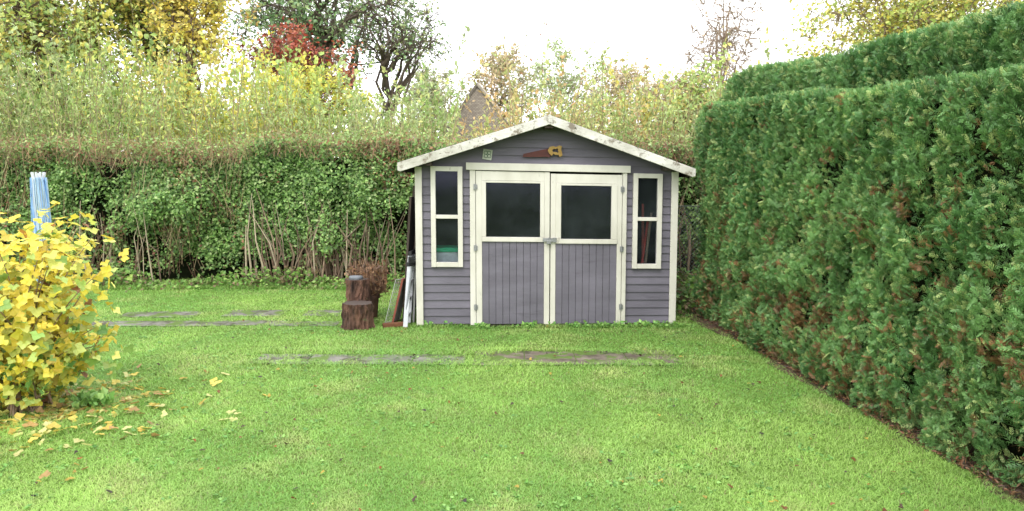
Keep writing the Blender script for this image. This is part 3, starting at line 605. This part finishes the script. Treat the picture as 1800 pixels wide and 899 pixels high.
for a in range(4):
    a0=math.radians(45+90*a); d=Vector((math.cos(a0),0,math.sin(a0)))*.034
    for t in range(6):
        t0=2*math.pi*t/6;t1=2*math.pi*(t+1)/6; cc=c0+d*.75; r=.02
        b.sticks([tuple(cc+Vector((math.cos(t0)*r,0,math.sin(t0)*r)))],[tuple(cc+Vector((math.cos(t1)*r,0,math.sin(t1)*r)))],.0025,.0025,(1,1,1),4)
b.build('knot_motif',plain('motif_green',lin('#5a7a60',.7)),pq,xf=sx)
pq.location=(SH[0],SH[1],0); pq.rotation_euler=(0,0,math.radians(1.8)); tag(pq,'small square plaque with green knot pattern','plaque')

def W2(x,y,z): 
    a=math.radians(1.8); return (SH[0]+x*math.cos(a)-y*math.sin(a), SH[1]+x*math.sin(a)+y*math.cos(a), z)
cab=empty('storage_box','white plastic storage box with green lid','box',W2(-1.08,.22,.03),rz=math.radians(1.8))
b=Buf(); b.box(-.24,.2,-.12,.2,0,.79); b.build('body',plain('white_plastic',(.75,.77,.77)),cab,bevel=.015)
b=Buf(); b.box(-.26,.22,-.14,.22,.792,.84); b.build('lid',plain('green_plastic',(.05,.65,.3)),cab,bevel=.012)
for k,(xa,xb,c) in enumerate(((1.0,1.16,(.6,.08,.06)),(1.06,1.2,(.4,.3,.2)),(1.12,1.10,(.5,.1,.07)))):
    p0=Vector(W2(xa,.10+.04*k,.03)); p1=Vector(W2(xb,.2,1.15+.1*k)); e=empty('garden_tool','long handled garden tool standing in shed','tool',tuple(p0),'garden tools stored in the shed')
    b=Buf(); b.sticks([p0],[p1],.014,.014,(1,1,1),8); b.build('handle',plain('tool_handle',c),e,tuple(p0))
    b=Buf(); b.obox(tuple(p0-Vector((.08,0,-.01))),tuple(p0+Vector((.08,0,.01))),.03,.03); b.build('head',M_metal,e,tuple(p0))

# =====================================================  OBJECTS BESIDE SHED
def log(label,x,y,r,h,seed,tilt=0,zb=None):
    ang=56; rings=16; v=[]
    for k in range(rings+1):
        z=h*k/rings
        for a in range(ang):
            t=2*math.pi*a/ang; n=float(fbm(np.array([[math.cos(t)*2.5+seed,math.sin(t)*2.5,z*3]]),1,seed,2)[0]); n2=float(fbm(np.array([[math.cos(t)*11+seed,math.sin(t)*11,z*12]]),1,seed+3,2)[0]); g=.05*math.sin(t*9+seed)+.06*abs(math.sin(t*14+2*seed+z*3))
            rr=r*(1+.2*n+g*.8+.24*n2+.08*(1-k/rings)**2); v.append((rr*math.cos(t)+tilt*z,rr*math.sin(t),z))
    f=[];c=[]
    for k in range(rings):
        for a in range(ang):
            j=(a+1)%ang; f+=[k*ang+a,k*ang+j,(k+1)*ang+j,(k+1)*ang+a]; c.append(4)
    b=Buf(); b.add(v,f,c); o=b.build('log',surf('log_bark',lin('#33221d',.55),lin('#84604f',.7),18,(1,1,.3),bump=1,rough=.85,spots=[(lin('#6c7048',.6),8,(1,1,1),.6,.68)]),None); o.location=(x,y,(float(gh(x,y)[0])-.01) if zb is None else zb)
    tv=[(p[0],p[1],p[2]-.002) for p in v[-ang:]]+[(tilt*h,0,h+.004)]; f=[];c=[]
    for a in range(ang): f+=[a,(a+1)%ang,ang]; c.append(3)
    b=Buf(); b.add(tv,f,c); 
    m,nt,oo=newmat('cut_wood'); bs=nt.nodes.new('ShaderNodeBsdfPrincipled'); wv=nt.nodes.new('ShaderNodeTexWave'); wv.wave_type='RINGS'; wv.rings_direction='Z'; wv.inputs['Scale'].default_value=22; wv.inputs['Distortion'].default_value=2; tc=nt.nodes.new('ShaderNodeTexCoord'); nt.links.new(tc.outputs['Object'],wv.inputs[0]); nt.links.new(ramp(nt,wv.outputs['Fac'],0,1,lin('#4c3c34',.5),lin('#6c5a50',.5)),bs.inputs['Base Color']); bs.inputs['Roughness'].default_value=.8; nt.links.new(bs.outputs[0],oo.inputs[0])
    b.build('cut_face',m,o); return tag(o,label,'log')
log('short thick dark bark log on the grass',-1.69,8.02,.155,.285,3)
log('taller dark bark log beside the dried plant',-1.765,8.36,.12,.50,5,.0)
b=Buf(); an=14; vv=[];
for k,(rr,z) in enumerate(((.07,0),(.082,.02),(.07,.04),(.0,.045))):
    for a in range(an): t=6.283*a/an; vv.append((rr*math.cos(t)*(1+.1*math.sin(3*t)),rr*.8*math.sin(t),z))
f=[];c=[]
for k in range(3):
    for a in range(an): j=(a+1)%an; f+=[k*an+a,k*an+j,(k+1)*an+j,(k+1)*an+a]; c.append(4)
b.add(vv,f,c); o=b.build('stone',surf('grey_stone',lin('#6c7078',.7),lin('#8c9098',.7),9),None,smooth=True); o.location=(-1.775,8.34,.495); tag(o,'flat grey stone resting on the taller log','stone')
# dried plant
e=empty('dried_plant','withered reddish brown potted plant behind the logs','plant',(-1.69,8.62,0)); b=Buf(); ns=300
a=rng.random(ns)*6.283; sp=rng.random(ns)**.6*.235; A=np.stack([.04*np.cos(a),.04*np.sin(a),np.full(ns,.26)],1); B=np.stack([sp*np.cos(a),sp*np.sin(a)*.7,.38+rng.random(ns)**1.3*.33],1); mid=(A+B)/2+np.stack([.08*np.cos(a),.04*np.sin(a),0*a],1)
cs_=pick(L('#9a7860','#806050','#b09070',k=.85),ns,.15); b.sticks(A,mid,.005,.004,cs_,4); b.sticks(mid,B,.004,.002,cs_,4); b.build('branches',M_twig,e)
b=Buf(); m=650; k=rng.integers(0,ns,m); f_=rng.random((m,1)); P=mid[k]*(1-f_)+B[k]*f_+rng.normal(size=(m,3))*.025; N=runit(m);X,Y=frames(N); b.scatter(CV,CF,P,X,Y,N,rng.uniform(.02,.05,m),pick(L('#9a7050','#7c5c44','#a88460','#5c4838',k=.75),m,.15)); b.build('foliage',M_leaf,e)
b=Buf(); an=24; vv=[]
for rr,z in ((.10,0),(.12,.24),(.135,.24),(.135,.28),(.115,.28),(.11,.25),(0.001,.25)):
    for q in range(an): t=6.283*q/an; vv.append((rr*math.cos(t),rr*math.sin(t),z))
f=[];c=[]
for kk in range(6):
    for q in range(an): j=(q+1)%an; f+=[kk*an+q,kk*an+j,(kk+1)*an+j,(kk+1)*an+q]; c.append(4)
b.add(vv,f,c); b.build('pot',surf('brown_pot',lin('#4a3328',.6),lin('#6a4a3a',.6),7),e)

e=empty('ladder','folded aluminium ladder leaning on shed corner','ladder',(-1.13,8.05,0))
for (ya,yb_) in ((-.05,.12),(.2,.36)):
    b=Buf(); b.obox((-.04,ya,.01),(.0,yb_,.78),.022,.05,up=(1,0,0)); b.build('rail',M_alu,e,bevel=.002)
for k in range(4):
    b=Buf(); z=.12+.18*k; b.obox((-.04+.04*z/.78,-.05+.17*z/.78,z),(-.04+.04*z/.78,.2+.16*z/.78,z),.03,.03); b.build('rung',M_alu,e)
b=Buf(); b.box(-.015,.02,.08,.4,.785,.83); b.build('cap',plain('black_plastic',(.02,.02,.02)),e,bevel=.004)
e=empty('board','pale weathered board leaning against shed','board',(-1.10,8.3,0))
b=Buf(); b.obox((-.02,0,.01),(.02,.0,.74),.055,.02); b.build('plank',plain('pale_board',(.45,.45,.44)),e)
b=Buf(); b.obox((-.02,-.016,.6),(.02,-.014,.62),.05,.008,up=(1,0,0)); b.build('nail_plate',M_metal,e)
def rack():
    e=empty('wire_rack','leaning grey wire rack panel','rack',(-1.33,8.22,0)); b=Buf(); a0=Vector((-.10,.0,.02)); u=Vector((.13,.16,.0)); w=Vector((.12,.05,.48))
    for k in range(9): t=k/8; b.sticks([a0+u*t],[a0+u*t+w],.0018,.0018,(1,1,1),4)
    for k in range(14): t=k/13; b.sticks([a0+w*t],[a0+w*t+u],.0018,.0018,(1,1,1),4)
    b.build('wire_grid',plain('wire_grey',(.3,.31,.29)),e); b=Buf()
    for p,q in ((a0,a0+u),(a0+u,a0+u+w),(a0+u+w,a0+w),(a0+w,a0)): b.sticks([p],[q],.004,.004,(1,1,1),6)
    b.build('frame',plain('wire_white',(.4,.4,.38)),e)
rack()
e=empty('framed_board','red framed white board leaning beside shed','board',(-1.24,8.16,0)); b=Buf(); A=Vector((-.1,0,.01));U=Vector((.03,.3,0));Wv=Vector((.12,0,.50))
v=[A,A+U,A+U+Wv,A+Wv]; b.add([tuple(p) for p in v]+[tuple(p+Vector((-.012,0,.003))) for p in v],[0,1,2,3,7,6,5,4,0,4,5,1,1,5,6,2,2,6,7,3,3,7,4,0],[4]*6); b.build('panel',plain('white_board',(.45,.43,.40)),e)
b=Buf()
for p,q in ((A,A+U),(A+U,A+U+Wv),(A+U+Wv,A+Wv),(A+Wv,A)): b.obox(tuple(p),tuple(q),.022,.022)
b.build('frame',plain('red_frame',(.22,.06,.04)),e)
e=empty('broom','broom with black head standing upside down','broom',(-1.19,8.02,0)); b=Buf(); b.sticks([(0,0,.0)],[(.09,.07,.68)],.011,.011,(1,1,1),8); b.build('handle',plain('grey_handle',(.25,.26,.28)),e)
b=Buf(); b.obox((.05,.0,.70),(.13,.13,.70),.04,.045); b.build('head',plain('broom_black',(.015,.015,.018)),e,bevel=.005)
b=Buf(); m=160; A=np.stack([.055+.07*rng.random(m),.13*rng.random(m),np.full(m,.72)],1); b.sticks(A,A+np.stack([rng.normal(size=m)*.008,rng.normal(size=m)*.008,np.full(m,.06)],1),.0015,.001,(1,1,1),3); b.build('bristles',plain('bristle',(.02,.02,.02)),e)
b=Buf(); b.obox((-1.42,8.0,.03),(-1.2,8.06,.035),.07,.045); o=b.build('timber_offcut',surf('rust_wood',lin('#6a3c28',.6),lin('#8c5a3c',.6),8),None,bevel=.004); tag(o,'reddish timber offcut lying in the grass','timber')
for k in range(5):
    y=8.35+.34*k; e=empty('plank','dark weathered plank leaning on shed wall','plank',(-1.2,y,0),'planks leaning against the shed')
    b=Buf(); hh=1.35+.25*random.random(); b.obox((-.02-.03*random.random(),0,0),(.07,.02,hh),.26,.025,up=(1,0,0)); b.build('board',M_oldwood,e)
e=empty('fence','dark green chain link fence beside shed','fence',(2.5,10.7,0))
for x in (-.75,.45):
    b=Buf(); b.sticks([(x,0,0)],[(x,0,1.3)],.022,.022,(1,1,1),8); b.build('post',plain('dark_green_post',(.03,.05,.04)),e)
b=Buf(); AA=[];BB=[]
for k in range(-22,40):
    x0=-.75+k*.06
    for sg in (1,-1):
        za,zb=.05,1.25; xa=x0 if sg>0 else x0+1.2; xb=x0+1.2 if sg>0 else x0
        dx=xb-xa; ta=(-.75-xa)/dx; tb=(.8-xa)/dx; lo,hi=min(ta,tb),max(ta,tb); t0=max(0,lo); t1=min(1,hi)
        if t1-t0>.02: AA.append((xa+dx*t0,.003*sg,za+(zb-za)*t0)); BB.append((xa+dx*t1,.003*sg,za+(zb-za)*t1))
b.sticks(AA,BB,.0022,.0022,(1,1,1),3); b.sticks([(-.75,0,1.25)],[(.8,0,1.25)],.004,.004,(1,1,1),4); b.build('wire_mesh',plain('wire_dark',(.12,.14,.13)),e)

# =====================================================  ROTARY DRYER
e=empty('clothes_dryer','folded rotary clothes dryer with blue lines','clothes dryer',(-4.49,7.05,0)); b=Buf()
b.sticks([(0,0,0)],[(0,0,1.66)],.02,.018,(1,1,1),12); b.build('pole',M_alu,e)
for a in range(4):
    b=Buf(); t=math.pi/4+a*math.pi/2; c,s_=math.cos(t),math.sin(t); b.obox((.03*c,.03*s_,.56),(.045*c,.045*s_,1.64),.012,.016); b.build('arm',M_alu,e)
b=Buf(); b.sticks([(0,0,1.64)],[(0,0,1.68)],.03,.024,(1,1,1),12)
for a in range(10): t=a*.628; b.sticks([(.045*math.cos(t),.045*math.sin(t),1.62)],[(.055*math.cos(t),.055*math.sin(t),1.69)],.009,.007,(1,1,1),6)
b.build('cap',plain('pale_cap',(.6,.62,.66)),e)
b=Buf(); n=90; a=rng.random(n)*6.283; r0=.035+.04*rng.random(n); ts=np.linspace(0,1,9); zb=.35+.85*rng.random(n)**1.3
prev=None; cc_=pick([lin('#a8ccf0'),lin('#c4dcf8'),lin('#e0ecf8'),lin('#84b0e4')],n,.08)
for t in ts:
    z=1.64*(1-t)+zb*t; rr=r0*(.95+.18*math.sin(min(1,t)*2.6)); p=np.stack([rr*np.cos(a+t*.5),rr*np.sin(a+t*.5),z],1)
    if prev is not None: b.sticks(prev,p,.0032,.0032,cc_,4)
    prev=p
b.build('washing_line',surf('blue_line',(.9,.9,.9),(1.0,1.0,1.0),5,attr=True,rough=.5),e)

# =====================================================  YELLOW BUSH
def ybush():
    base=np.array([-3.42,5.12,0]); e=empty('currant_bush','yellow leaved currant bush with fallen leaves beneath','bush',tuple(base)); 
    s=Buf(); l=Buf(); ns=88; a=rng.random(ns)*6.283; ru=rng.random(ns)**.55
    ex=-.10+ru*np.cos(a)*.76; ey=ru*np.sin(a)*.62; ez=1.25-.42*ru**2.2+rng.normal(size=ns)*.09
    ez=ez+.34*np.clip(ex,-.5,.45); low=rng.random(ns)<.38; ez=np.where(low,ez*rng.uniform(.2,.7,ns),ez); ex=np.where(low,ex*.92-.03,ex)
    A=np.stack([rng.normal(size=ns)*.07,rng.normal(size=ns)*.07,0*a],1); E=np.stack([ex,ey,ez],1)
    def pt(k,t): t=t[:,None]; q=A[k]*(1-t)+E[k]*t; bow=np.sin(t*3.14)*.10; q=q-np.stack([E[k][:,0],E[k][:,1],0*k],1)*bow; return q+np.stack([0*k,0*k,np.sin(t[:,0]*3.14)*.1],1)
    K=np.arange(ns); ts=np.linspace(0,1,8)
    for t0,t1 in zip(ts[:-1],ts[1:]): s.sticks(pt(K,np.full(ns,t0)),pt(K,np.full(ns,t1)),.007*(1-t0)+.002,.007*(1-t1)+.002,pick(L('#9a8268','#7c6a58'),ns,.1),5)
    s.build('branches',M_twig,e)
    lp=40; K=np.repeat(K,lp); M=len(K); t=rng.uniform(.2,1.05,M); P=pt(K,t)+rng.normal(size=(M,3))*.075
    P[:,2]=np.maximum(P[:,2],.04+.1*rng.random(M))
    o=P-np.array([-.1,0,.55]); N=norm(norm(o)*.7+rng.normal(size=(M,3))*.6+np.array([0,-.15,.45])); dn=norm(np.tile([0,0,-1.],(M,1))+rng.normal(size=(M,3))*.8+norm(o)*.5)
    X=norm(np.cross(dn,N)); Y=np.cross(N,X)
    C=pick(L('#f0dc58','#e8d050','#f2e880','#dcc458','#ccd068'),M,.1,[.32,.22,.18,.12,.16])
    g=(rng.random(M)<np.clip((P[:,0]+.05)*.8+(.55-P[:,2])*.6,0.08,.7)); C[g]=pick(L('#98bc60','#b4cc6c','#74a054','#ccd874'),int(g.sum()),.12)
    br=rng.random(M)<.03; C[br]=pick(L('#c08848','#9a6c48'),int(br.sum()),.1)
    l.scatter(CV,CF,P,X,Y,N,rng.uniform(.045,.098,M),C*.93); l.build('foliage',M_leaf,e)
ybush()
b=Buf(); m=150; cx,cy=-2.98,5.12; a=rng.random(m)*6.28; A=np.stack([cx+rng.normal(size=m)*.07,cy+rng.normal(size=m)*.05,.02+.06*rng.random(m)],1); D=norm(np.stack([np.cos(a)*.8,np.sin(a)*.8,.3+rng.random(m)],1)); N=norm(np.cross(D,runit(m))); X=np.cross(D,N)
b.scatter(T_leaf[0],T_leaf[1],A,X,D,N,rng.uniform(.035,.085,m),pick(L('#88b060','#a0c470','#78a454'),m,.1)); tag(b.build('weed_clump',M_leaf),'green leafy weed clump at the bush foot','plant')

# =====================================================  CAMERA / LIGHT / WORLD
cam=bpy.data.cameras.new('camera'); co=bpy.data.objects.new('camera',cam); scene.collection.objects.link(co)
co.location=(0,0,1.6); co.rotation_euler=(math.radians(90-5.7),0,0); cam.lens=26; cam.sensor_width=36; cam.clip_end=2000; scene.camera=co
w=bpy.data.worlds.new('World'); scene.world=w; w.use_nodes=True; nt=w.node_tree; nt.nodes.clear()
sky=nt.nodes.new('ShaderNodeTexSky'); sky.sky_type='NISHITA'; sky.sun_disc=False; sky.sun_elevation=math.radians(50); sky.sun_rotation=math.radians(200); sky.dust_density=4
hs=nt.nodes.new('ShaderNodeHueSaturation'); hs.inputs['Saturation'].default_value=.15; nt.links.new(sky.outputs[0],hs.inputs['Color'])
mx=nt.nodes.new('ShaderNodeMix'); mx.data_type='RGBA'; mx.inputs[0].default_value=.9; nt.links.new(hs.outputs[0],mx.inputs[6]); mx.inputs[7].default_value=(20.8,21.0,21.4,1)
bg=nt.nodes.new('ShaderNodeBackground'); bg.inputs[1].default_value=.14; nt.links.new(mx.outputs[2],bg.inputs[0]); ow=nt.nodes.new('ShaderNodeOutputWorld'); nt.links.new(bg.outputs[0],ow.inputs[0])
sl=bpy.data.lights.new('sun','SUN'); sl.energy=1.5; sl.angle=math.radians(20); sl.color=(1,.97,.92); so=bpy.data.objects.new('sun',sl); scene.collection.objects.link(so); so.rotation_euler=(math.radians(38),0,math.radians(-20))
scene.view_settings.view_transform='Standard'; scene.view_settings.look='None'; scene.view_settings.exposure=0
